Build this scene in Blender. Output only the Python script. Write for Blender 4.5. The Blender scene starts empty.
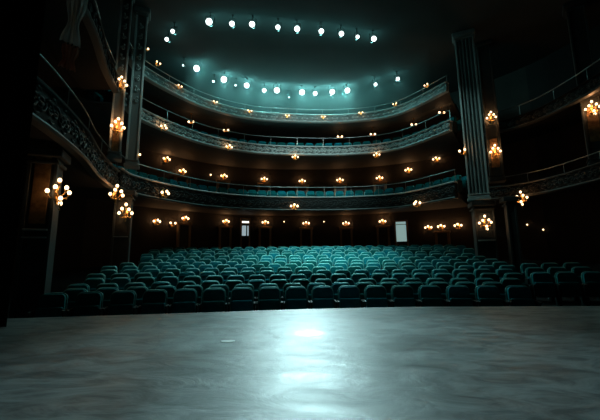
import bpy, bmesh, math, random
from mathutils import Vector, Matrix
random.seed(7)
S = bpy.context.scene
COL = S.collection
PI = math.pi

# ------------------------------------------------------------------ materials
def mat(name, col, rough=.6, metal=0., emit=None, estr=0., bump=None, spec=.5, noise=None, sheen=0):
    m = bpy.data.materials.new(name); m.use_nodes = True
    nt = m.node_tree; b = nt.nodes['Principled BSDF']
    b.inputs['Base Color'].default_value = (*col, 1)
    b.inputs['Roughness'].default_value = rough
    b.inputs['Metallic'].default_value = metal
    b.inputs['Specular IOR Level'].default_value = spec
    if sheen: b.inputs['Sheen Weight'].default_value = sheen
    if emit:
        b.inputs['Emission Color'].default_value = (*emit, 1)
        b.inputs['Emission Strength'].default_value = estr
    tc = nt.nodes.new('ShaderNodeTexCoord')
    if noise:
        sc, c2, amt = noise
        n = nt.nodes.new('ShaderNodeTexNoise'); n.inputs['Scale'].default_value = sc
        n.inputs['Detail'].default_value = 5
        r = nt.nodes.new('ShaderNodeMix'); r.data_type = 'RGBA'
        mp = nt.nodes.new('ShaderNodeMapRange'); mp.inputs[1].default_value = .35; mp.inputs[2].default_value = .65
        mp.inputs[4].default_value = amt
        nt.links.new(tc.outputs['Object'], n.inputs['Vector'])
        nt.links.new(n.outputs['Fac'], mp.inputs[0]); nt.links.new(mp.outputs[0], r.inputs[0])
        r.inputs[6].default_value = (*col, 1); r.inputs[7].default_value = (*c2, 1)
        nt.links.new(r.outputs[2], b.inputs['Base Color'])
    if bump:
        sc, st = bump
        n = nt.nodes.new('ShaderNodeTexNoise'); n.inputs['Scale'].default_value = sc; n.inputs['Detail'].default_value = 4
        bp = nt.nodes.new('ShaderNodeBump'); bp.inputs['Strength'].default_value = st; bp.inputs['Distance'].default_value = .02
        nt.links.new(tc.outputs['Object'], n.inputs['Vector'])
        nt.links.new(n.outputs['Fac'], bp.inputs['Height']); nt.links.new(bp.outputs[0], b.inputs['Normal'])
    return m

M = {}
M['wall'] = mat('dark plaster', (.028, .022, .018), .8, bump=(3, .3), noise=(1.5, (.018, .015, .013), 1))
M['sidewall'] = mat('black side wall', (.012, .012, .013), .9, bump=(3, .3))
M['soffit'] = mat('soffit plaster', (.085, .082, .078), .75, noise=(.8, (.06, .06, .06), 1))
M['ceiling'] = mat('ceiling plaster', (.05, .055, .055), .8, noise=(.5, (.04, .044, .044), 1))
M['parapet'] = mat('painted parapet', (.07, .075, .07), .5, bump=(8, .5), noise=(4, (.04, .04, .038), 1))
M['parapet_shaded'] = mat('shaded parapet', (.010, .0105, .010), .6, bump=(8, .3), spec=.12)  # darkened copy of the parapet: shade of the unlit fronts put into the colour
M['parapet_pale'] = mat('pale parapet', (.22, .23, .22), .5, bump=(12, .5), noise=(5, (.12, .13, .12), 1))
M['relief_shaded'] = mat('shaded polished relief', (.032, .034, .033), .4, bump=(20, .3), spec=.3)  # relief darkened by colour where the overhead lamps do not reach
M['relief'] = mat('relief plaster', (.46, .48, .47), .38, bump=(20, .3))
M['moulding'] = mat('pale moulding', (.48, .50, .49), .35)
M['fluted'] = mat('fluted stone', (.26, .28, .275), .45, bump=(5, .2))
M['pale_stone'] = mat('pale pilaster stone', (.17, .18, .175), .45, bump=(5, .2))
M['wing'] = mat('black stage drape', (.006, .006, .007), .95)
M['beading'] = mat('dull beading', (.07, .074, .072), .45)
M['rail'] = mat('rail metal', (.28, .28, .27), .35, .9)
M['pillar'] = mat('pillar stone', (.055, .06, .058), .5, bump=(5, .2), noise=(3, (.04, .04, .04), 1))
M['gilt'] = mat('gilded brass', (.62, .36, .12), .32, 1.)
M['gilt_panel'] = mat('gilt panel', (.42, .22, .08), .5, .2, noise=(9, (.2, .1, .04), 1))
M['bulb'] = mat('warm bulb', (1, .9, .7), .4, emit=(1, .66, .36), estr=4)
M['lens'] = mat('spotlight lens', (.9, 1, 1), .3, emit=(.84, 1, .99), estr=3.2)
M['black'] = mat('black housing', (.02, .02, .02), .5, .3)
M['velvet'] = mat('teal velvet', (.004, .22, .22), .85, noise=(6, (.003, .14, .165), 1), spec=.15)
def vary(m):
    nt = m.node_tree; b = nt.nodes['Principled BSDF']; src = b.inputs['Base Color'].links[0].from_socket
    oi = nt.nodes.new('ShaderNodeObjectInfo'); ge = nt.nodes.new('ShaderNodeNewGeometry')
    ad = nt.nodes.new('ShaderNodeMath'); ad.operation = 'ADD'; fr = nt.nodes.new('ShaderNodeMath'); fr.operation = 'FRACT'
    nt.links.new(oi.outputs['Random'], ad.inputs[0]); nt.links.new(ge.outputs['Random Per Island'], ad.inputs[1]); nt.links.new(ad.outputs[0], fr.inputs[0])
    h = nt.nodes.new('ShaderNodeHueSaturation')
    for inp, lo, hi in (('Hue', .485, .53), ('Value', .5, 1.4)):
        mr = nt.nodes.new('ShaderNodeMapRange'); mr.inputs[3].default_value = lo; mr.inputs[4].default_value = hi
        nt.links.new(fr.outputs[0], mr.inputs[0]); nt.links.new(mr.outputs[0], h.inputs[inp])
    nt.links.new(src, h.inputs['Color']); nt.links.new(h.outputs[0], b.inputs['Base Color'])
vary(M['velvet'])
M['seat_shell'] = mat('dark seat shell', (.008, .02, .02), .6, spec=.2)
M['seat_trim'] = mat('seat trim', (.20, .56, .54), .4, .3)
M['carpet'] = mat('dark carpet', (.012, .014, .014), .95, bump=(30, .4))
M['drape'] = mat('grey drape', (.66, .76, .78), .8)
M['drape_red'] = mat('rust drape', (.55, .30, .22), .8)
M['door'] = mat('dark door', (.02, .014, .010), .5)
M['frame'] = mat('door frame wood', (.26, .15, .07), .45)
M['glow_pane'] = mat('lit lobby wall', (.7, .8, .8), .8, emit=(.50, .78, .74), estr=.42)
M['glow_pane2'] = mat('lit lobby glass', (.7, .8, .9), .8, emit=(.62, .80, .86), estr=.5)
M['sign'] = mat('lit sign', (1, 1, .9), .5, emit=(1, .95, .8), estr=2.2)
M['tape'] = mat('floor tape', (.75, .8, .78), .5)

def stage_mat():
    m = bpy.data.materials.new('stage floor'); m.use_nodes = True
    nt = m.node_tree; b = nt.nodes['Principled BSDF']; L = nt.links
    tc = nt.nodes.new('ShaderNodeTexCoord')
    mp = nt.nodes.new('ShaderNodeMapping'); mp.inputs['Scale'].default_value = (.8, 1.5, 1)
    L.new(tc.outputs['Object'], mp.inputs['Vector'])
    n1 = nt.nodes.new('ShaderNodeTexNoise'); n1.inputs['Scale'].default_value = 2.4; n1.inputs['Detail'].default_value = 10
    n1.inputs['Roughness'].default_value = .62; n1.inputs['Distortion'].default_value = 1.6
    L.new(mp.outputs[0], n1.inputs['Vector'])
    n1.inputs['Lacunarity'].default_value = 2.3
    cr = nt.nodes.new('ShaderNodeValToRGB')
    cr.color_ramp.elements[0].position = .38; cr.color_ramp.elements[0].color = (.055, .078, .084, 1)
    cr.color_ramp.elements[1].position = .62; cr.color_ramp.elements[1].color = (.19, .23, .235, 1)
    L.new(n1.outputs['Fac'], cr.inputs[0]); L.new(cr.outputs[0], b.inputs['Base Color'])
    n2 = nt.nodes.new('ShaderNodeTexNoise'); n2.inputs['Scale'].default_value = 2.3; n2.inputs['Detail'].default_value = 7
    L.new(mp.outputs[0], n2.inputs['Vector'])
    mr = nt.nodes.new('ShaderNodeMapRange'); mr.inputs[1].default_value = .3; mr.inputs[2].default_value = .7
    mr.inputs[3].default_value = .34; mr.inputs[4].default_value = .52
    L.new(n2.outputs['Fac'], mr.inputs[0]); L.new(mr.outputs[0], b.inputs['Roughness'])
    bp = nt.nodes.new('ShaderNodeBump'); bp.inputs['Strength'].default_value = .5; bp.inputs['Distance'].default_value = .02
    L.new(n1.outputs['Fac'], bp.inputs['Height']); L.new(bp.outputs[0], b.inputs['Normal'])
    b.inputs['Specular IOR Level'].default_value = .5
    return m
M['stage'] = stage_mat()

# ------------------------------------------------------------------ helpers
def link(name, bm, m, parent=None, loc=None, rz=0, smooth=False):
    bmesh.ops.recalc_face_normals(bm, faces=bm.faces)
    me = bpy.data.meshes.new(name); bm.to_mesh(me); bm.free()
    for x in (m if isinstance(m, (list, tuple)) else [m]): me.materials.append(x)
    if smooth:
        for p in me.polygons: p.use_smooth = True
    o = bpy.data.objects.new(name, me); COL.objects.link(o)
    if parent: o.parent = parent
    if loc: o.location = loc
    o.rotation_euler.z = rz
    return o
def tag(o, label=None, cat=None, group=None, kind=None):
    if label: o['label'] = label
    if cat: o['category'] = cat
    if group: o['group'] = group
    if kind: o['kind'] = kind
    return o
def empty(name, loc=(0, 0, 0), rz=0, **k):
    o = bpy.data.objects.new(name, None); COL.objects.link(o); o.empty_display_size = .1
    o.location = loc; o.rotation_euler.z = rz
    tag(o, **k); return o
def box(bm, x0, x1, y0, y1, z0, z1, mi=0, bevel=0):
    r = bmesh.ops.create_cube(bm, size=1)
    vs = r['verts']
    for v in vs:
        v.co = Vector((x0 if v.co.x < 0 else x1, y0 if v.co.y < 0 else y1, z0 if v.co.z < 0 else z1))
    fs = set(f for v in vs for f in v.link_faces)
    for f in fs: f.material_index = mi
    if bevel:
        es = list(set(e for v in vs for e in v.link_edges))
        bmesh.ops.bevel(bm, geom=es, offset=bevel, segments=2, affect='EDGES', profile=.5)
    return vs
def tube(bm, pts, r, n=6, cap=True):
    pts = [Vector(p) for p in pts]; rings = []
    for i, p in enumerate(pts):
        t = (pts[min(i+1, len(pts)-1)] - pts[max(i-1, 0)])
        if t.length < 1e-6: t = Vector((0, 0, 1))
        t.normalize()
        a = Vector((0, 0, 1)) if abs(t.z) < .9 else Vector((1, 0, 0))
        u = t.cross(a).normalized(); w = t.cross(u)
        rr = r[i] if isinstance(r, (list, tuple)) else r
        rings.append([bm.verts.new(p + (u*math.cos(2*PI*j/n) + w*math.sin(2*PI*j/n))*rr) for j in range(n)])
    for a, b in zip(rings, rings[1:]):
        for j in range(n): bm.faces.new((a[j], a[(j+1) % n], b[(j+1) % n], b[j]))
    if cap:
        bm.faces.new(rings[0]); bm.faces.new(rings[-1])
def ball(bm, c, r, seg=10, sz=1.):
    bmesh.ops.create_uvsphere(bm, u_segments=seg, v_segments=max(5, seg*2//3), radius=r,
                              matrix=Matrix.Translation(c) @ Matrix.Diagonal((1, 1, sz, 1)))
def lathe(bm, prof, n=12, c=(0, 0, 0)):
    rings = [[bm.verts.new((c[0]+r*math.cos(2*PI*j/n), c[1]+r*math.sin(2*PI*j/n), c[2]+z)) for j in range(n)] for r, z in prof]
    for a, b in zip(rings, rings[1:]):
        for j in range(n): bm.faces.new((a[j], a[(j+1) % n], b[(j+1) % n], b[j]))
    bm.faces.new(rings[0]); bm.faces.new(rings[-1])
def catmull(pts, n=12):
    o = []; q = [pts[0]] + pts + [pts[-1]]
    for i in range(1, len(q)-2):
        a, b, c, d = q[i-1:i+3]
        for j in range(n):
            t = j/n
            o.append(tuple(.5*(2*b[m]+(c[m]-a[m])*t+(2*a[m]-5*b[m]+4*c[m]-d[m])*t*t+(3*b[m]-a[m]-3*c[m]+d[m])*t**3) for m in (0, 1)))
    o.append(pts[-1]); return o
def normals(c):
    o = []
    for i in range(len(c)):
        a = c[max(i-1, 0)]; b = c[min(i+1, len(c)-1)]
        tx, ty = b[0]-a[0], b[1]-a[1]; l = math.hypot(tx, ty)
        o.append((-ty/l, tx/l))
    return o
def offset(c, d): return [(p[0]+n[0]*d, p[1]+n[1]*d) for p, n in zip(c, normals(c))]
def resample(c, n):
    L = [0]
    for a, b in zip(c, c[1:]): L.append(L[-1] + math.dist(a, b))
    o = []; j = 0
    for i in range(n):
        s = L[-1]*i/(n-1)
        while j < len(L)-2 and L[j+1] < s: j += 1
        t = (s-L[j])/max(L[j+1]-L[j], 1e-9)
        o.append((c[j][0]+(c[j+1][0]-c[j][0])*t, c[j][1]+(c[j+1][1]-c[j][1])*t))
    return o
def length(c): return sum(math.dist(a, b) for a, b in zip(c, c[1:]))
def sweep(bm, c, prof, closed=True):
    """profile = [(outward offset, z)] swept along plan curve c"""
    ns = normals(c)
    rings = [[bm.verts.new((p[0]+n[0]*d, p[1]+n[1]*d, z)) for d, z in prof] for p, n in zip(c, ns)]
    k = len(prof)
    for a, b in zip(rings, rings[1:]):
        for j in range(k if closed else k-1):
            bm.faces.new((a[j], a[(j+1) % k], b[(j+1) % k], b[j]))
    if closed:
        bm.faces.new(rings[0]); bm.faces.new(rings[-1])
def at_frac(c, s):
    L = length(c)*s; 
    for a, b in zip(c, c[1:]):
        d = math.dist(a, b)
        if L <= d or b is c[-1]:
            t = L/d
            return (a[0]+(b[0]-a[0])*t, a[1]+(b[1]-a[1])*t), math.atan2(b[1]-a[1], b[0]-a[0])
        L -= d

# ------------------------------------------------------------------ plan curves
P = catmull([(-4.85,5.75),(-5.05,6.8),(-5.55,8.6),(-6.3,10.6),(-6.95,13.2),(-6.85,14.8),(-5.2,17.7),(-2.85,19.4),(0,20),(2.95,20.05),(5.6,19.1),(7.35,16.2)])
R = catmull([(9.3,16.9),(10.1,16.3),(10.8,15.1),(11.05,13),(10.95,10.5),(10.6,7.5)])
W = catmull([(-9.6,0),(-9.8,4),(-10.2,8),(-10.7,12),(-10.2,16.5),(-8.2,20.2),(-4.6,23.3),(0,24.3),(4.8,23.8),(9.2,21.5),(12.6,18),(14,13),(14,6),(13.6,0)])
CEIL = 11.95
def nearest(c, p): return min(range(len(c)), key=lambda i: math.dist(c[i], p))
WL = W[:nearest(W, (9.2,21.5))+4]            # wall behind the main horseshoe
WR = W[nearest(W, (9.2,21.5))+4:]
# ------------------------------------------------------------------ shell
def struct(name, bm, m, **k):
    o = link(name, bm, m, **k); o['kind'] = 'structure'; return o
def wall_strip(name, c, z0, z1, m, th=.3):
    bm = bmesh.new(); sweep(bm, c, [(0, z0), (th, z0), (th, z1), (0, z1)]); return struct(name, bm, m)
iL = nearest(W, (-10.2,16.5)); iR = nearest(W, (12.6,18))
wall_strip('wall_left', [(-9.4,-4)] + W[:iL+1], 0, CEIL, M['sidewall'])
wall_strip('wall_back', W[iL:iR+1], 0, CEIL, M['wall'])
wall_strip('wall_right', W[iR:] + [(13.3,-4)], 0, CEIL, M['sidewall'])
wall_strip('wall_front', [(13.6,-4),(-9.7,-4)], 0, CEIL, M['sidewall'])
bm = bmesh.new(); box(bm, -12, 16, -4.4, 26, CEIL, CEIL+.3); struct('ceiling', bm, M['ceiling'])
# raked house floor
ZR = [0, .02, .07, .17, .26, .35, .45, .55, .66, .78, .90, 1.02, 1.13, 1.23, 1.32, 1.38, 1.42]
def rowy(k): return 8.1 + .8*k
def rake(yc):
    t = max(0, min((yc-8.1)/.8, 15.99)); i = int(t); return ZR[i] + (ZR[i+1]-ZR[i])*(t-i)
def bow(x, k): return .030*(x-1)**2*(1-k/14*.62)
def rowof(x, y):
    k = 0
    for _ in range(6): k = max(0, min(15, (y + bow(x, k) - 8.1)/.8))
    return k
def floorz(x, y):
    return rake(8.1+.8*rowof(x, y+.35)) - .02
bm = bmesh.new(); g = []
xs = [-11.2+i*.5 for i in range(54)]; ys = [4+.25*i for i in range(86)]
for y in ys: g.append([bm.verts.new((x, y, floorz(x, y))) for x in xs])
for a, b in zip(g, g[1:]):
    for j in range(len(xs)-1): bm.faces.new((a[j], a[j+1], b[j+1], b[j]))
bmesh.ops.solidify(bm, geom=bm.faces[:], thickness=.15)
struct('floor', bm, M['carpet'])

# stage
ST = .6
edge = catmull([(-9.3,5.7),(-6.5,6.0),(-4.8,6.2),(-3.5,6.38),(-1.8,6.62),(0,6.92),(2,7.07),(3.8,7.0),(5.7,6.92),(9,6.8),(13.2,6.6)], 6)
bm = bmesh.new()
top = [bm.verts.new((x, y, ST)) for x, y in edge] + [bm.verts.new((13.2, -3.9, ST)), bm.verts.new((-9.3, -3.9, ST))]
f = bm.faces.new(top)
r = bmesh.ops.extrude_face_region(bm, geom=[f])
for v in r['geom']:
    if isinstance(v, bmesh.types.BMVert): v.co.z = -.02
o = link('stage', bm, M['stage'])
tag(o, 'smooth grey stage floor with worn swirling scuffs, in front of the teal seats', 'stage')
bm = bmesh.new(); sweep(bm, edge, [(-.02, ST-.32), (.05, ST-.32), (.05, ST-.04), (-.02, ST-.04)])
b = link('edge_board', bm, M['black'], o)
def mark(name, x, y, rx, ry, label, seed):
    rr = random.Random(seed); bm = bmesh.new()
    v = [bm.verts.new((x+rx*math.cos(a)*rr.uniform(.75, 1), y+ry*math.sin(a)*rr.uniform(.75, 1), ST+.002)) for a in [2*PI*i/14 for i in range(14)]]
    f = bm.faces.new(v); r = bmesh.ops.extrude_face_region(bm, geom=[f])
    for q in r['geom']:
        if isinstance(q, bmesh.types.BMVert): q.co.z += .003
    tag(link(name, bm, M['tape']), label, 'floor mark')
mark('floor_tape', -.86, 4.32, .10, .07, 'small pale tape mark on the stage floor left of centre', 3)

# ------------------------------------------------------------------ tiers
def tier(name, c, wl, zl, zt, zrail, label, pm='parapet', rm='relief', mm='moulding', relief_step=.55, n=110, rs=1.):
    """zl lip (underside), zt parapet top, zrail handrail"""
    pc = resample(c, n); wc = resample(wl, n)
    bm = bmesh.new(); rows = []
    ns = normals(pc)
    for p, w, nn in zip(pc, wc, ns):
        w = (w[0], w[1])
        a = (p[0]+nn[0]*.05, p[1]+nn[1]*.05)
        m1 = (a[0]+(w[0]-a[0])*.28, a[1]+(w[1]-a[1])*.28)
        m2 = (a[0]+(w[0]-a[0])*.55, a[1]+(w[1]-a[1])*.55)
        rows.append([bm.verts.new(q) for q in ((a[0], a[1], zl+.06), (m1[0], m1[1], zl+.12), (w[0], w[1], zl+.2),
                     (w[0], w[1], zt+.15), (m2[0], m2[1], zt), (m1[0], m1[1], zt-.42), (a[0], a[1], zt-.42))])
    for a, b in zip(rows, rows[1:]):
        for j in range(7): bm.faces.new((a[j], a[(j+1) % 7], b[(j+1) % 7], b[j]))
    bm.faces.new(rows[0]); bm.faces.new(rows[-1])
    struct('floor_'+name, bm, M['sidewall' if 'boxes' in name else 'soffit'])  # box floors get near-black colour in place of shade
    root = empty('balcony_front', (0, 0, 0), label=label, cat='balcony front')
    h = zt-zl
    bm = bmesh.new()
    sweep(bm, pc, [(.12, zl), (-.02, zl), (-.06, zl+h*.12), (-.07, zl+h*.5), (-.03, zl+h*.85), (-.02, zt-.02), (.12, zt-.02)])
    link('parapet_panel', bm, M[pm], root, smooth=False)
    bm = bmesh.new(); sweep(bm, pc, [(.17, zt-.03), (-.11, zt-.03), (-.13, zt), (-.10, zt+.035), (.15, zt+.035)])
    link('top_moulding', bm, M[mm], root)
    bm = bmesh.new(); sweep(bm, pc, [(.10, zl-.05), (-.08, zl-.05), (-.13, zl-.01), (-.12, zl+.03), (-.06, zl+.06), (.1, zl+.06)])
    link('bottom_moulding', bm, M['beading' if pm == 'parapet_shaded' else mm], root)  # duller moulding keeps the shaded fronts dark by colour
    # relief scrolls: one motif, repeated along the front
    bm = bmesh.new(); L = length(pc); k = min(99, int(L/relief_step))
    tv = Vector((1, 0, 0)); R0 = h*.26*rs; cc0 = Vector((0, 0, 0))
    for sgn in (-1, 1):
        cc = tv*sgn*relief_step*.24; pts = []
        for j in range(13):
            th = j/12*2*PI*1.35; rad = R0*(1-.8*j/12)
            pts.append(cc + tv*(math.cos(th)*rad*sgn) + Vector((0, 0, math.sin(th)*rad)))
        tube(bm, pts, .022*rs+.008, 5)
    tube(bm, [(-relief_step*.24-R0, 0, 0), (0, 0, -.01), (relief_step*.24+R0, 0, 0)], .02, 5)
    ball(bm, (0, 0, 0), .05*rs, 6)
    for sg in (1, -1): tube(bm, [(.1, 0, sg*h*.3), (0, 0, sg*h*.36), (-.1, 0, sg*h*.3)], [.015, .03, .015], 5)
    proto_s = None
    for i in range(k):
        (x, y), a = at_frac(pc, (i+.5)/k)
        nx, ny = math.sin(a), -math.cos(a)
        if proto_s is None: q = proto_s = link('relief_scroll', bm, M[rm], root, smooth=True)
        else: q = proto_s.copy(); COL.objects.link(q)
        q.location = (x+nx*.075, y+ny*.075, zl+h*.5); q.rotation_euler = (0 if i % 2 else PI, 0, a)
    # handrail and posts
    bm = bmesh.new(); rc = offset(pc, .06)
    tube(bm, [(x, y, zrail) for x, y in rc], .022, 6)
    link('handrail', bm, M['rail'], root, smooth=True)
    bm = bmesh.new(); k = int(L/1.5); tube(bm, [(0, 0, zt), (0, 0, zrail)], .011, 5)
    pp = None
    for i in range(k+1):
        (x, y), a = at_frac(rc, min(i/k, .999))
        if pp is None: q = pp = link('rail_post', bm, M['rail'], root)
        else: q = pp.copy(); COL.objects.link(q)
        q.location = (x, y, 0)
    return root
cut = next(i for i, p in enumerate(P) if p[1] > 12.9); PB = P[cut:]
cut2 = next(i for i, p in enumerate(P) if p[1] > 11.7)
wcut = nearest(W, (-10.65,12.9)); wst = nearest(W, (-9.9,5.5))
WB = W[wcut:nearest(W, (9.2,21.5))+4]; WS = W[wst:wcut+1]; WS2 = W[wst:nearest(W, (-10.7,11.7))+1]
tier('lowest_tier', PB, WB, 4.31, 5.05, 5.66, 'lowest curved balcony front with scroll reliefs, just above the stalls', pm='parapet_shaded', rm='relief_shaded')
tier('left_boxes', P[:cut], WS, 4.14, 4.86, 5.48, 'swooping dark front of the left box tier with pale scroll reliefs', pm='parapet_shaded', rm='relief_shaded', mm='beading', n=50)  # box front dimmed through its materials, shade painted in
tier('upper_left_boxes', P[:cut2+1], WS2, 7.62, 8.10, 8.68, 'unlit upper box front high at the left edge of the view', pm='parapet_shaded', rm='parapet_shaded', mm='parapet_shaded', n=50)
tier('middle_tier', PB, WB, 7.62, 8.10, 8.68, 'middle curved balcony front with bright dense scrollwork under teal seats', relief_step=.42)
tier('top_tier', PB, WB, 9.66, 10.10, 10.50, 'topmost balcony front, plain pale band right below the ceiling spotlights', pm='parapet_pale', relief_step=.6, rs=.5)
tier('right_boxes', R, WR, 4.31, 4.88, 5.35, 'balcony front of the right-hand boxes beside the fluted pillar', pm='parapet_shaded', rm='relief_shaded', mm='beading', n=50)
tier('upper_right_boxes', R, WR, 7.62, 8.10, 8.68, 'unlit upper balcony front of the right-hand boxes', pm='parapet_shaded', rm='relief_shaded', mm='parapet_shaded', n=50)

# ------------------------------------------------------------------ pillars
def pier(label, x, y, z0, z1, w, d, rz, parts=(), fluted=False, m='pillar'):
    root = empty('pillar', (x, y, z0), rz, label=label, cat='pillar')
    H = z1-z0; bm = bmesh.new()
    if fluted:
        n = 5
        prof = []
        for i in range(n):
            a = -w/2+w*i/n; b = a+w/n; q = (b-a)
            prof += [(a+q*.12, -d/2), (a+q*.3, -d/2+.09), (a+q*.7, -d/2+.09), (a+q*.88, -d/2)]
        prof = [(-w/2, -d/2)] + prof + [(w/2, -d/2), (w/2, d/2), (-w/2, d/2)]
        lo = [bm.verts.new((px, py, .3)) for px, py in prof]; hi = [bm.verts.new((px, py, H-.35)) for px, py in prof]
        bm.faces.new(lo); bm.faces.new(hi)
        for i in range(len(prof)): bm.faces.new((lo[i], lo[(i+1) % len(prof)], hi[(i+1) % len(prof)], hi[i]))
    else:
        box(bm, -w/2, w/2, -d/2, d/2, .2, H-.2)
    link('shaft', bm, M[m], root)
    bm = bmesh.new()
    for s in (-1, 1):                                                # raised edge strips
        box(bm, s*w/2-.035, s*w/2+.035, -d/2-.05, -d/2+.02, .25, H-.25, bevel=.01)
    link('edge_beading', bm, M['moulding' if (fluted or m == 'pale_stone') else 'beading'], root)
    bm = bmesh.new()
    box(bm, -w/2-.08, w/2+.08, -d/2-.08, d/2+.08, 0, .12, bevel=.02); box(bm, -w/2-.04, w/2+.04, -d/2-.05, d/2+.04, .12, .2, bevel=.02)
    box(bm, -w/2-.06, w/2+.06, -d/2-.06, d/2+.06, .24, .3, bevel=.02)
    link('base', bm, M['moulding' if fluted else m], root)
    bm = bmesh.new()
    box(bm, -w/2-.06, w/2+.06, -d/2-.06, d/2+.06, H-.36, H-.28, bevel=.02); box(bm, -w/2-.12, w/2+.12, -d/2-.12, d/2+.12, H-.2, H, bevel=.03)
    link('capital', bm, M[m], root)
    for p in parts:
        kind, za, zb, mm = p
        bm = bmesh.new()
        if kind == 'panel':
            ww = w*.62
            box(bm, -ww/2, ww/2, -d/2-.03, -d/2, za-z0, zb-z0, bevel=.01)
            link('panel', bm, M[mm], root)
        elif kind == 'ledge':
            box(bm, -w*.45, w*.45, -d/2-.12, -d/2, za-z0, zb-z0, bevel=.012)
            link('ledge', bm, M[mm], root)
        elif kind == 'carving':
            k = int((zb-za)/.42)
            for i in range(k):
                zc = za-z0+(i+.5)*(zb-za)/k; s = 1 if i % 2 else -1
                pts = []
                for j in range(12):
                    th = j/11*2*PI*1.3; rad = .15*(1-.75*j/11)*w/.6
                    pts.append((s*math.cos(th)*rad, -d/2-.03, zc+math.sin(th)*rad))
                tube(bm, pts, .022, 5)
                ball(bm, (-s*.1*w, -d/2-.03, zc+.14), .045, 6)
            link('carving', bm, M[mm], root, smooth=True)
    return root
pier('broad pillar left of the seats carrying the lit brass chandelier bracket', -5.80, 7.8, 0, 4.05, .50, .5, .35,
     [('panel', 2.35, 3.9, 'gilt_panel'), ('ledge', 2.2, 2.24, 'moulding'), ('ledge', 2.04, 2.07, 'moulding')])
pier('plain pillar below the left end of the lowest balcony', -6.88, 13.55, 0, 4.25, .55, .5, .3,
     [('panel', 2.6, 3.9, 'parapet'), ('ledge', 2.42, 2.45, 'moulding')])
pier('tall pale pilaster rising past all balconies on the left, nearer the seats', -6.58, 13.3, 5.12, CEIL, .38, .34, .38,
     [('carving', 7.6, 11.3, 'relief')], m='pale_stone')
pier('narrow ornate pillar with two warm sconces standing on the left box tier', -6.72, 12.25, 5.12, CEIL, .34, .3, .5,
     [('panel', 5.4, 6.7, 'gilt_panel'), ('carving', 8.4, 11.4, 'relief')], m='pale_stone')
pier('big fluted pillar on the right rising to the ceiling', 7.80, 15.05, 3.95, CEIL, .74, .36, -.42,
     [], fluted=True, m='fluted')
pier('square pillar base below the big fluted pillar, with a lamp panel', 7.95, 15.2, 0, 3.9, .72, .6, -.25,
     [('panel', 2.35, 3.4, 'parapet'), ('ledge', 2.2, 2.25, 'moulding')])
pier('pillar with two orange sconces behind the fluted pillar on the right', 9.15, 15.9, 4.95, CEIL, .52, .45, -.4,
     [('panel', 5.6, 7.0, 'gilt_panel')])
pier('plain dark pillar right of the seats below the boxes', 8.72, 14.45, 0, 3.98, .30, .5, -.3)
pier('pillar at the far right edge with a gilt panel and sconce', 11.62, 13.2, 4.95, CEIL, .55, .5, -.6,
     [('panel', 5.9, 7.3, 'gilt_panel')])

# ------------------------------------------------------------------ door niches behind stalls and first tier
def niche(n, x, y, z, ang, w=.9, h=2.0, pane=None):
    root = empty('door_%d' % n, (x, y, z), ang); root['kind'] = 'structure'
    bm = bmesh.new(); box(bm, -w/2, w/2, -.10, -.02, 0, h); link('door_leaf', bm, M[pane or 'door'], root)
    bm = bmesh.new()
    for s in (-1, 1): box(bm, s*w/2-.07, s*w/2+.07, -.16, 0, 0, h+.1, bevel=.015)
    box(bm, -w/2-.12, w/2+.12, -.18, 0, h, h+.14, bevel=.02)
    link('door_frame', bm, M['frame'], root)
    return root
D = lambda a: math.radians(a)
W1L = [(-7.35,21.08,6.91,45.88),(-5.16,22.93,7.01,31.4),(-2.51,23.95,7.0,12.11),(.16,24.26,6.9,2.41),(2.84,24.16,6.92,-7.94),(5.51,23.5,6.89,-20.08)]
W0L = [(-7.12,21.32,4.01,44.35),(-4.97,23.04,3.98,31.4),(-2.42,23.96,3.98,12.11),(.4,24.27,3.92,1.11),(3.16,24.11,3.87,-7.94),(5.57,23.48,3.92,-22.01),(8.8,21.73,3.39,-34.5)]
nd = 1
for x, y, z, a in W1L: niche(nd, x, y, 5.22, D(a), .72, z-5.22-.38); nd += 1
for x, y, z, a in W0L: niche(nd, x, y, 1.42, D(a), .72, z-1.42-.38); nd += 1
# two doorways standing open to the lit lobby
def doorway(n, x, y, ang, w, zb, ztp, pane, sign=False):
    z0 = 1.40; h = ztp-z0; root = empty('door_%d' % n, (x, y, z0), ang); root['kind'] = 'structure'
    bm = bmesh.new(); box(bm, -w/2, w/2, -.03, -.01, zb-z0, h); link('lit_opening', bm, M[pane], root)
    bm = bmesh.new(); box(bm, -w/2, w/2, -.09, -.03, 0, zb-z0, bevel=.01); link('lower_door_panel', bm, M['door'], root)
    bm = bmesh.new()
    for s in (-1, 1): box(bm, s*(w/2+.05)-.05, s*(w/2+.05)+.05, -.16, 0, 0, h+.1, bevel=.01)
    box(bm, -w/2-.1, w/2+.1, -.16, 0, h, h+.1, bevel=.01)
    link('door_frame', bm, M['frame'], root)
    if sign:
        bm = bmesh.new(); box(bm, -w/2, w/2, -.14, -.04, h-.24, h-.13, bevel=.02); link('lit_transom', bm, M['sign'], root)
        bm = bmesh.new(); box(bm, -w/2, w/2, -.10, -.035, h-.42, h-.24); box(bm, -w/2, w/2, -.10, -.035, h-.13, h)
        box(bm, .06, .13, -.12, -.035, zb-z0, h-.35); link('door_bars', bm, M['door'], root)
    else:
        bm = bmesh.new(); box(bm, -w/2, w/2, -.06, -.035, h-.20, h-.16); link('transom_line', bm, M['frame'], root)
    return root
doorway(nd, -3.73, 23.62, D(19), .46, 3.1, 4.2, 'glow_pane2', True)
doorway(nd+1, 6.64, 23.02, D(-26), .66, 2.58, 3.87, 'glow_pane')

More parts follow.
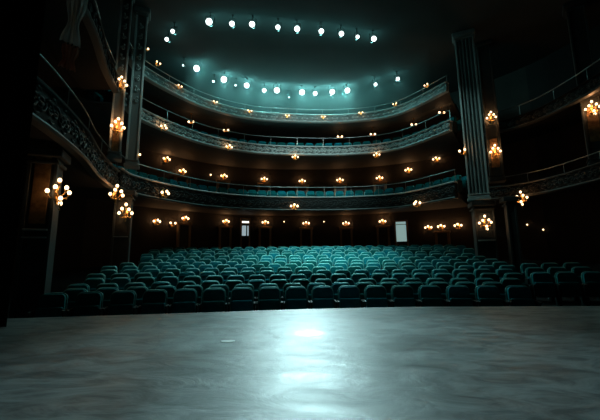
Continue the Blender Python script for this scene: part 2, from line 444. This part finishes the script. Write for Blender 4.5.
# ------------------------------------------------------------------ curtain in the upper left box
def curtain(label, x, y, z0, z1, w, rz, m, gather, part=None):
    bm = bmesh.new(); nx, nz = 28, 16; g = []
    for j in range(nz+1):
        t = j/nz; ww = w*(1-gather*math.exp(-((t-.38)/.22)**2)); row = []
        for i in range(nx+1):
            u = i/nx
            row.append(bm.verts.new(((u-.5)*ww + .12*gather*t, .06*math.sin(u*PI*9)*(.4+.6*t) + .02*math.sin(u*40+t*6), (z1-z0)*t)))
        g.append(row)
    for a, b in zip(g, g[1:]):
        for i in range(nx): bm.faces.new((a[i], a[i+1], b[i+1], b[i]))
    bmesh.ops.solidify(bm, geom=bm.faces[:], thickness=.015)
    o = link('curtain', bm, M[m], None, (x, y, z0), rz, smooth=True)
    tag(o, label, 'curtain'); return o
c1 = curtain('grey gathered drape hanging below the upper left box front', -4.97, 6.95, 6.22, 7.55, .42, .9, 'drape', .5)
c2 = curtain('short rust and grey drape hanging right below the grey one', -4.97, 6.93, 5.62, 6.18, .34, .9, 'drape_red', .35)
# black drape at the side of the stage
bm = bmesh.new(); g = []
for i in range(81):
    x = -9.2 + (9.2-4.32)*i/80
    g.append([bm.verts.new((x, 5.3+.10*math.sin(i*.9)+.03*math.sin(i*2.3), z)) for z in (.605, 4, 8, CEIL-.03)])
for p, q in zip(g, g[1:]):
    for j in range(3): bm.faces.new((p[j], p[j+1], q[j+1], q[j]))
bmesh.ops.solidify(bm, geom=bm.faces[:], thickness=.03)
tag(link('stage_curtain', bm, M['wing'], smooth=True), 'black full-height stage drape filling the left edge of the view', 'curtain')

# ------------------------------------------------------------------ warm wall lamps
LIGHT_W = (1, .46, .17); KW = .6
def bulb_light(loc, energy, r=.05):
    l = bpy.data.lights.new('lamp_light', 'POINT'); l.color = LIGHT_W; l.energy = energy; l.shadow_soft_size = r
    o = bpy.data.objects.new('lamp_light', l); COL.objects.link(o); o.location = loc; return o
def make_sconce(nb, size, plate=True):
    """origin on the wall plane, lamp reaches out along -Y"""
    root = empty('wall_sconce')
    s = size
    bm = bmesh.new()
    if nb > 1:
        lathe(bm, [(.0, -.17), (.03, -.16), (.06, -.1), (.075, 0), (.05, .1), (.03, .17), (0, .19)], 10)
    else: lathe(bm, [(0, -.05), (.04, -.03), (.04, .03), (0, .05)], 8)
    for v in bm.verts: v.co = Vector((v.co.x*s, v.co.y*.4*s-.02, v.co.z*s))
    link('back_plate', bm, M['gilt'], root, smooth=True)
    spots = []
    if nb == 1: spots = [(0, -.12, 0)]
    elif nb == 2: spots = [(-.13, -.2, .02), (.13, -.2, .02)]
    elif nb == 3: spots = [(-.16, -.18, 0), (0, -.26, .06), (.16, -.18, 0)]
    elif nb == 5: spots = [(-.2, -.2, -.02), (.2, -.2, -.02), (-.1, -.3, .12), (.11, -.28, .10), (0, -.2, .28)]
    else: spots = [(-.24, -.2, .0), (.24, -.2, .02), (-.12, -.32, .10), (.13, -.3, .12), (0, -.2, .30), (.02, -.3, -.16), (.04, -.26, -.28)]
    for x, y, z in spots:
        bm = bmesh.new(); p = Vector((x, y, z))*s
        pts = []
        for t in range(7):
            u = t/6
            pts.append((p.x*u, p.y*u-.03*s*(1-u), (p.z-.06*s)*u - .10*s*math.sin(u*PI)))
        tube(bm, pts, .012*s+.003, 5)
        arm = link('arm', bm, M['gilt'], root, smooth=True)
        bm = bmesh.new(); lathe(bm, [(.0, -.07*s), (.03*s, -.06*s), (.045*s, -.035*s), (.02*s, -.03*s), (0, -.03*s)], 8, p)
        link('candle_cup', bm, M['gilt'], arm, smooth=True)
        bm = bmesh.new(); ball(bm, p+Vector((0, 0, .02*s)), .048*s, 10, 1.2)
        link('bulb', bm, M['bulb'], arm, smooth=True)
    if nb >= 5:                                                      # hanging drops
        for x, y, z in spots:
            bm = bmesh.new(); ball(bm, Vector((x*.8, y, z-.13))*s, .02*s, 6, 1.6)
            link('pendant_drop', bm, M['gilt'], root, smooth=True)
        bm = bmesh.new(); lathe(bm, [(0, -.3*s), (.03*s, -.26*s), (.02*s, -.2*s), (.05*s, -.15*s), (0, -.1*s)], 8, (0, -.14*s, 0))
        link('finial', bm, M['gilt'], root, smooth=True)
    return root
def tree_copy(o, parent=None):
    c = o.copy(); COL.objects.link(c)
    if parent: c.parent = parent
    for ch in list(o.children): tree_copy(ch, c)
    return c
protos = {}
def sconce(x, y, z, ang, nb, size, label, energy, group=None):
    """ang = heading of the wall tangent in degrees"""
    key = (nb, size)
    if key in protos: o = tree_copy(protos[key])
    else: o = make_sconce(nb, size); protos[key] = o
    o.location = (x, y, z); o.rotation_euler.z = D(ang)
    tag(o, label, 'wall lamp', group)
    a = D(ang)
    energy *= KW
    if energy: bulb_light((x+math.sin(a)*.17*size, y-math.cos(a)*.17*size, z+.10*size), energy, .05)
    return o
ordn = ['first', 'second', 'third', 'fourth', 'fifth', 'sixth', 'seventh', 'eighth', 'ninth', 'tenth', 'eleventh', 'twelfth', 'thirteenth', 'fourteenth', 'fifteenth', 'sixteenth', 'seventeenth', 'eighteenth', 'nineteenth', 'twentieth', 'twenty-first', 'twenty-second', 'twenty-third', 'twenty-fourth', 'twenty-fifth', 'twenty-sixth', 'twenty-seventh', 'twenty-eighth', 'twenty-ninth', 'thirtieth']
B3L = [(-6.63,15.01,10.55,66.57),(-6.02,16.26,10.04,60.69),(-4.67,18.08,10.03,43.11),(-2.91,19.24,9.99,24.74),(-.72,19.79,9.9,7.67),(1.44,20.0,9.89,2.61),(3.7,19.8,10.04,-11.79),(5.58,18.95,10.2,-44.96),(6.76,17.09,10.39,-63.36)]
for i, q in enumerate(B3L):
    sconce(*q, 2, .75, 'small warm lamp on the topmost balcony front, %s from the left' % ordn[i], 2.0, 'lamps on the topmost balcony front')
B2L = [(-6.42,15.48,7.6,64.24),(-3.96,18.64,7.63,34.35),(-.27,19.85,7.37,6.59),(4.49,19.59,7.37,-18.37)]
for i, q in enumerate(B2L):
    sconce(*q, 3, .95, 'three-bulb warm lamp under the middle balcony front, %s from the left' % ordn[i], 3.5, 'lamps on the middle balcony front')
for q, w in zip([(-6.3,15.72,4.53,63.11),(-.35,19.84,4.47,6.59),(6.25,18.04,4.29,-59.87)], ('left of the seats', 'above the middle of the seats', 'right of the seats')):
    sconce(*q, 3, 1.15, 'three-bulb warm lamp on the lowest balcony front, '+w, 5, 'lamps on the lowest balcony front')
SOF = [(-6.15,18.89,9.2,47.83),(-4.45,20.26,9.2,30.33),(2.62,21.6,9.2,-5.56),(4.67,21.23,9.2,-15.74),(6.87,19.95,9.31,-44.95),(7.92,18.37,9.38,-61.45)]
def soffit_lamp(x, y, z, label, zs):
    root = empty('ceiling_lamp', (x, y, z), label=label, cat='ceiling lamp', group='lamps under the topmost tier')
    bm = bmesh.new(); tube(bm, [(0, 0, .04), (0, 0, zs-z)], .012, 6); lathe(bm, [(0, -.04), (.08, -.02), (0, .0)], 10, (0, 0, zs-z)); link('hanging_rod', bm, M['gilt'], root)
    for s in (-1, 1):
        bm = bmesh.new(); tube(bm, [(0, 0, .06), (s*.08, 0, 0), (s*.13, 0, .05)], .012, 5); arm = link('arm', bm, M['gilt'], root)
        bm = bmesh.new(); ball(bm, (s*.13, 0, .09), .06, 10); link('bulb', bm, M['bulb'], arm, smooth=True)
    bulb_light((x, y, z-.05), 2.5, .06)
for i, (x, y, z, a) in enumerate(SOF):
    soffit_lamp(x, y, z, 'warm lamp hanging under the topmost tier, %s from the left' % ordn[i], 9.78)
W1 = [(-8.07,20.28,7.46,49.91)] + W1L + [(7.28,22.68,7.23,-28.73),(8.81,21.72,7.69,-34.52)]
for i, q in enumerate(W1):
    sconce(*q, 3, 1.15, 'warm lamp on the wall behind the lowest balcony, %s from the left' % ordn[i], 9, 'lamps on the wall of the lowest tier')
sconce(-5.9,22.42,7.0,36, 1, 1.0, 'single tiny bulb on the lowest tier wall between two brighter lamps', 0)
W0 = [(-8.32,19.97,3.7,51.38),(-7.68,20.73,3.65,48.64)] + W0L[:6] + [(8.15,22.16,3.37,-31.69),(8.8,21.73,3.39,-34.52),(9.59,21.14,3.39,-37.92)]
for i, q in enumerate(W0):
    sconce(*q, 3 if i != 1 else 2, 1.15, 'warm lamp on the back wall behind the stalls, %s from the left' % ordn[i], 8 if 2 <= i <= 7 else 5, 'lamps on the stalls back wall')
for q, lb in (((-1.12,24.16,4.06,5.7), 'tiny single bulb on the stalls back wall, left of centre'), ((1.65,24.26,4.04,-3.1), 'tiny single bulb on the stalls back wall, right of centre'),
              ((12.13,18.63,3.19,-55.7), 'faint single bulb on the dark right wall, higher of two'), ((12.53,18.02,2.87,-58.9), 'faint single bulb on the dark right wall, lower of two')):
    sconce(*q, 1, .7, lb, 0)
sconce(-6.60, 12.06, 7.91, 35, 5, .9, 'upper warm sconce on the narrow ornate left pillar', 6)
sconce(-6.60, 12.06, 6.26, 35, 5, 1.0, 'lower warm sconce on the narrow ornate left pillar', 24)
sconce(-6.52, 12.07, 3.80, 50, 5, 1.05, 'five-bulb sconce under the left box front, left of the tall pilaster', 9)
sconce(-6.62, 13.24, 3.3, 17, 5, 1.1, 'five-bulb sconce on the plain pillar left of the seats', 6)
sconce(-5.50, 7.72, 3.04, 55, 7, .9, 'large seven-bulb sconce nearest the stage on the broad left pillar', 3.5)
sconce(7.82, 14.86, 2.93, -14, 7, .95, 'wide lamp on the square base below the fluted pillar', 5)
sconce(9.02, 15.62, 7.93, -23, 5, .9, 'upper orange sconce on the pillar right of the fluted one', 15)
sconce(9.04, 15.62, 6.28, -23, 5, 1.0, 'lower orange sconce on the pillar right of the fluted one', 24)
sconce(10.22, 15.82, 4.12, -54, 7, 1.0, 'cluster lamp hanging under the right box front', 10)
sconce(11.45, 12.93, 7.15, -34, 7, .9, 'orange sconce at the far right edge on the gilt pillar panel', 24)
sconce(7.36, 15.0, 6.15, -60, 2, 1.0, 'small lamp tucked on the left side of the fluted pillar', 5)
sconce(-6.33, 13.32, 10.18, 70, 1, .8, 'tiny bulb high on the tall left pilaster', 0)
sconce(-6.32, 13.2, 5.6, 70, 1, .8, 'tiny bulb low on the tall left pilaster', 0)

# ------------------------------------------------------------------ ceiling spotlights
def make_spot(r):
    root = empty('ceiling_spotlight')
    bm = bmesh.new(); lathe(bm, [(r*.5, -.02), (r*.75, .03), (r*1.05, .26), (r*1.1, .34), (r*.98, .34), (r*.98, .30), (0, .30)], 16)
    bmesh.ops.rotate(bm, verts=bm.verts, cent=(0, 0, 0), matrix=Matrix.Rotation(D(112), 3, 'X'))
    for v in bm.verts: v.co += Vector((0, .16, 0))
    link('can', bm, M['black'], root, smooth=True)
    bm = bmesh.new(); ball(bm, (0, 0, 0), r*.95, 14, .45)
    bmesh.ops.rotate(bm, verts=bm.verts, cent=(0, 0, 0), matrix=Matrix.Rotation(D(112), 3, 'X'))
    for v in bm.verts: v.co += Vector((0, -.13, -.05*0-.10))
    link('lens', bm, M['lens'], root, smooth=True)
    bm = bmesh.new()
    for s in (-1, 1): tube(bm, [(s*r*1.2, .02, -.02), (s*r*1.2, .02, r*1.3+.08)], .012, 5)
    tube(bm, [(-r*1.2, .02, r*1.3+.08), (r*1.2, .02, r*1.3+.08)], .012, 5)
    tube(bm, [(0, .02, r*1.3+.08), (0, .02, .40)], .018, 6); lathe(bm, [(0, .37), (.06, .37), (.06, .40), (0, .40)], 10, (0, .02, 0))
    link('yoke', bm, M['black'], root)
    return root
spots = {}
LIGHT_C = (.50, 1.0, .96)
KH1 = .26; KH2 = .9; KB = 7
def spot(name, loc, tgt, e, size, blend, col=LIGHT_C, rad=.1):
    l = bpy.data.lights.new(name, 'SPOT'); l.color = col; l.energy = e; l.spot_size = D(size); l.spot_blend = blend; l.shadow_soft_size = rad
    o = bpy.data.objects.new(name, l); COL.objects.link(o); o.location = loc
    o.rotation_euler = (Vector(tgt)-Vector(loc)).to_track_quat('-Z', 'Y').to_euler(); return o
def spotlight(x, y, r, label, e, group):
    if r in spots: o = tree_copy(spots[r])
    else: o = make_spot(r); spots[r] = o
    z = CEIL-.40; o.location = (x, y, z)
    o.rotation_euler.z = 0
    tag(o, label, 'spotlight', group)
    if e:
        l = bpy.data.lights.new('spot_halo', 'POINT'); l.color = (.26, .92, .90); l.energy = e*(KH2 if y > 16 else KH1); l.shadow_soft_size = .08
        q = bpy.data.objects.new('spot_halo', l); COL.objects.link(q); q.location = (x, y+.25, z-.05)
        spot('spot_beam', (x, y-.25, z-.15), (x*.6+.4, 12.6 if y < 16 else 13.5, 1), e*(12 if y < 16 else 3.5), 60 if y < 16 else 80, 1)
ARC1 = [(-5.98,14.61,.10,12),(-5.51,14.05,.10,12),(-3.76,13.45,.15,38),(-2.82,13.59,.12,26),(-1.97,13.64,.13,30),(-.88,13.85,.11,26),(-.05,13.97,.13,34),(1.02,14.15,.12,30),(1.93,14.34,.12,30),(2.69,14.57,.09,22),(3.46,14.73,.13,34)]
for i, (x, y, r, e) in enumerate(ARC1):
    spotlight(x, y, r, 'glaring ceiling spotlight in the upper arc, %s from the left' % ordn[i], e, 'ceiling spotlights, upper arc')
ARC2 = [(-5.96,16.79,.05,0),(-5.35,17.09,.17,60),(-4.81,18.47,.07,0),(-4.17,18.26,.18,85),(-3.65,18.95,.06,0),(-3.01,18.97,.16,85),(-2.06,19.6,.13,60),(-1.31,19.61,.18,110),(-.62,20.55,.05,0),(.19,19.9,.18,120),(.99,20.05,.14,80),(2.01,19.88,.17,110),(2.9,19.71,.17,110),(4.44,19.01,.11,22),(5.56,18.4,.11,14)]
for i, (x, y, r, e) in enumerate(ARC2):
    spotlight(x, y, r, 'glaring ceiling spotlight in the lower arc, %s from the left' % ordn[i], e, 'ceiling spotlights, lower arc')
spot('stage_spot', (.19, 19.45, 9.2), (.3, 3.6, .6), 8300, 25, 1, (.62, .96, 1))
spot('stage_core', (.1, 5.3, 11.6), (.1, 4.74, .6), 42000, 2.6, 1, (.8, 1, .98), .02)
spot('lowest_tier_fill', (.8, 9.5, 11.6), (.8, 20.9, 5.2), 1700, 44, 1)  # added fill without a fixture, brightens the lowest balcony seats
spot('rear_seat_spot', (.8, 5.5, 11.5), (1.0, 16.0, 1.4), 5500, 34, 1)
spot('pillar_fill', (3.46, 13.6, 11.4), (7.8, 15, 6.5), 380, 44, 1)  # added fill without a fixture, lifts the fluted pillar from the left
spot('pilaster_fill', (-3.76, 12.4, 11.4), (-6.6, 13.2, 7.5), 260, 44, 1)  # added fill without a fixture, lifts the pale left pilaster
spot('middle_tier_fill', (.8, 7, 11.6), (.8, 20.8, 7.9), 2600, 40, 1, (.75, 1, .98))  # added fill without a fixture, brightens the middle balcony and its seats

# thin theatrical haze hanging under the ceiling
hz = bpy.data.materials.new('stage haze'); hz.use_nodes = True
nt = hz.node_tree; nt.nodes.remove(nt.nodes['Principled BSDF'])
vs = nt.nodes.new('ShaderNodeVolumeScatter'); vs.inputs['Color'].default_value = (.55, .9, .9, 1); vs.inputs['Density'].default_value = .03; vs.inputs['Anisotropy'].default_value = .3
nt.links.new(vs.outputs[0], nt.nodes['Material Output'].inputs['Volume'])
hc = resample(catmull([(-5.6,15.9),(-5.7,17.0),(-5.0,18.6),(-3.3,20.6),(0,21.6),(3.3,21.4),(6.0,19.6),(6.6,17.6),(6.5,15.9)]), 40)
bm = bmesh.new()
A = [bm.verts.new((x, y, 9.3)) for x, y in hc]; B = [bm.verts.new((x, y, CEIL-.03)) for x, y in hc]
bm.faces.new(A); bm.faces.new(B)
for i in range(len(A)): bm.faces.new((A[i], A[(i+1) % len(A)], B[(i+1) % len(A)], B[i]))
tag(link('haze', bm, hz), 'thin teal haze glowing around the ceiling spotlights', 'haze', kind='stuff')

# ------------------------------------------------------------------ seats
def rounded(bm, w, z0, z1, y0, y1, rc, lean=0., curve=.03, n=6, inset=0):
    """upright slab with rounded top corners, wrapped slightly round the sitter"""
    out = [(-w/2, z0)]
    for i in range(n+1):
        a = PI - i*PI/2/n; out.append((-w/2+rc+rc*math.cos(a), z1-rc+rc*math.sin(a)))
    for i in range(n+1):
        a = PI/2 - i*PI/2/n; out.append((w/2-rc+rc*math.cos(a), z1-rc+rc*math.sin(a)))
    out.append((w/2, z0))
    def pt(x, z, y): return (x, y + lean*(z-z0) - curve*(2*x/w)**2, z)
    A = [bm.verts.new(pt(x, z, y0)) for x, z in out]; B = [bm.verts.new(pt(x, z, y1)) for x, z in out]
    bm.faces.new(A); bm.faces.new(B[::-1])
    for i in range(len(out)): bm.faces.new((A[i], A[(i+1) % len(out)], B[(i+1) % len(out)], B[i]))
    return out, pt
def make_seat(down=False):
    """faces -Y; origin on the floor"""
    root = empty('theatre_seat')
    bm = bmesh.new(); rounded(bm, .45, .40, .895, .06, .185, .10, .16, .025)
    link('backrest', bm, M['velvet'], root, smooth=False)
    bm = bmesh.new(); out, pt = rounded(bm, .475, .34, .905, .185, .215, .11, .16, .025)
    sh = link('back_shell', bm, M['seat_shell'], root)
    bm = bmesh.new()
    pts = [pt(x, z, .165) for x, z in out]
    tube(bm, pts, .017, 5)
    link('edge_trim', bm, M['seat_trim'], root, smooth=True)
    bm = bmesh.new()
    if down: box(bm, -.25, .25, -.33, .13, .38, .48, bevel=.035)
    else:
        box(bm, -.23, .23, -.07, .03, .28, .66, bevel=.035)
        bmesh.ops.rotate(bm, verts=bm.verts, cent=(0, 0, .4), matrix=Matrix.Rotation(D(-8), 3, 'X'))
    link('seat_cushion', bm, M['velvet'], root)
    for s in (-1, 1):
        bm = bmesh.new(); box(bm, s*.274-.014, s*.274+.014, -.16, .20, 0.0, .58, bevel=.006)
        st = link('side_panel', bm, M['seat_shell'], root)
        bm = bmesh.new(); box(bm, s*.274-.02, s*.274+.02, -.22, .12, .58, .615, bevel=.01)
        link('armrest', bm, M['seat_shell'], st)
    return root
seat_up = make_seat(); seat_down = None
def one_mesh_seat(bm):
    rounded(bm, .45, .40, .895, .06, .19, .10, .16, .025, n=3)
    for f in bm.faces: f.material_index = 0
    box(bm, -.23, .23, -.07, .03, .28, .66, 0)
    n0 = len(bm.faces)
    rounded(bm, .475, .34, .905, .192, .22, .11, .16, .025, n=3)
    bm.faces.ensure_lookup_table()
    for f in bm.faces[n0:]: f.material_index = 2
    for s in (-1, 1): box(bm, s*.285-.014, s*.285+.014, -.16, .20, 0, .58, 1)
SP = .60
slots = []
for k in range(15):
    if k == 0: xl, xr = -4.9, 5.3
    else:
        xl = -4.9 - .24*k; xr = 5.4 + .3*k
        if k >= 4: xl = max(xl, -6.35) if k < 8 else max(-7.0, -6.0-.2*(k-7))
        if k < 9: xr = min(xr, 7.1)
        else: xr = min(xr, 7.6 + .12*(k-9))
    xr = min(xr, 8.2)
    n = int((xr-xl)/SP)
    off = .30*(k % 2)
    x0 = xl + off*.5
    row = []
    for i in range(n+1):
        x = x0 + i*SP
        y = rowy(k) - bow(x, k)
        sl = -2*.030*(x-1)*(1-k/14*.62)
        if x/y > .612 or x/y < -.76: continue
        if math.hypot(x+5.8, y-7.8) < .75: continue
        if math.hypot(x+6.88, y-13.55) < .75 or math.hypot(x-7.95, y-15.2) < .85 or math.hypot(x-8.95, y-14.45) < .7: continue
        row.append((x, y, ZR[k], math.atan(sl)))
    for i, q in enumerate(row): slots.append((math.hypot(q[0], q[1]), k, i, q, 'main'))
blk = [(6.5, 9.6), (7.1, 9.5), (7.7, 9.35), (6.9, 10.45), (7.5, 10.35), (8.1, 10.2), (7.3, 11.3), (7.9, 11.2), (8.5, 11.05)]
for i, (x, y) in enumerate(blk):
    slots.append((math.hypot(x, y), i//3, i % 3, (x, y, floorz(x, y)+.02, -.35), 'side'))
slots.sort(key=lambda s: s[0])
near, far = slots[:300], slots[300:]
print('SEATS', len(slots), 'rest', len(far))
downs = set()
used = {'u': False, 'd': False}
for d, k, i, (x, y, z, a), blkname in near:
    dn = blkname == 'main' and (k, i) in downs
    key = 'd' if dn else 'u'
    src = seat_down if dn else seat_up
    if used[key]: o = tree_copy(src)
    else: o = src; used[key] = True
    o.location = (x, y, z); o.rotation_euler.z = a
    if blkname == 'side':
        lb = 'dim seat at far right, %s from left in %s row of side block' % (ordn[i], ordn[k])
        tag(o, lb, 'theatre seat', 'seats of the dark right side block')
    else:
        if dn: lb = 'teal theatre seat with cushion folded down, front row, %s from the left end' % ordn[i]
        else: lb = 'teal seat, %s row from stage, %s from the left end' % (ordn[k], ordn[i])
        tag(o, lb, 'theatre seat', 'teal theatre seats of the stalls')
# the remaining, smallest seats: far ends of the last rows and the balcony rows
proto = bmesh.new(); one_mesh_seat(proto); pm = bpy.data.meshes.new('p'); proto.to_mesh(pm); proto.free()
def many(places, label, grp):
    bm = bmesh.new()
    for x, y, z, a in places:
        n0 = len(bm.verts); bm.from_mesh(pm); bm.verts.ensure_lookup_table()
        mt = Matrix.Translation((x, y, z)) @ Matrix.Rotation(a, 4, 'Z')
        for v in bm.verts[n0:]: v.co = mt @ v.co
    me = bpy.data.meshes.new('theatre_seats'); bm.to_mesh(me); bm.free()
    for q in ('velvet', 'seat_shell', 'seat_trim'): me.materials.append(M[q])
    o = bpy.data.objects.new('theatre_seats', me); COL.objects.link(o); tag(o, label, 'theatre seats', grp, 'stuff')
if far: many([q for _, _, _, q, _ in far], 'remaining teal seats in the hindmost stalls rows below the back wall', None)
def balcony_row(z0, label, s0=.02, s1=.985):
    pl = []
    for j, d in enumerate((.75, 1.5)):
        c = offset(PB, d); L = length(c); n = int(L*(s1-s0)/.58)
        for i in range(n):
            (x, y), a = at_frac(c, s0+(s1-s0)*(i+.5)/n); pl.append((x, y, z0+.04*j, a+random.uniform(-.1, .1)))
    many(pl, label, None)
balcony_row(4.70, 'teal seats in rows behind the lowest balcony front')
balcony_row(7.76, 'teal seats in rows behind the middle balcony front')

# ------------------------------------------------------------------ world, camera, view
w = bpy.data.worlds.new('World'); S.world = w; w.use_nodes = True
w.node_tree.nodes['Background'].inputs[0].default_value = (.02, .05, .055, 1)
w.node_tree.nodes['Background'].inputs[1].default_value = 0.0
cd = bpy.data.cameras.new('Camera'); cam = bpy.data.objects.new('Camera', cd); COL.objects.link(cam)
cd.sensor_width = 36; cd.lens = 350/600*36; cd.shift_y = -10/600
cam.location = (0, 0, 1.55)
cam.rotation_euler = (Matrix.Rotation(D(90+9.5), 3, 'X') @ Matrix.Rotation(D(-.6), 3, 'Z')).to_euler()
S.camera = cam
S.view_settings.view_transform = 'Standard'; S.view_settings.look = 'None'
S.view_settings.gamma = 1; S.view_settings.use_curve_mapping = False
S.view_settings.exposure = 0
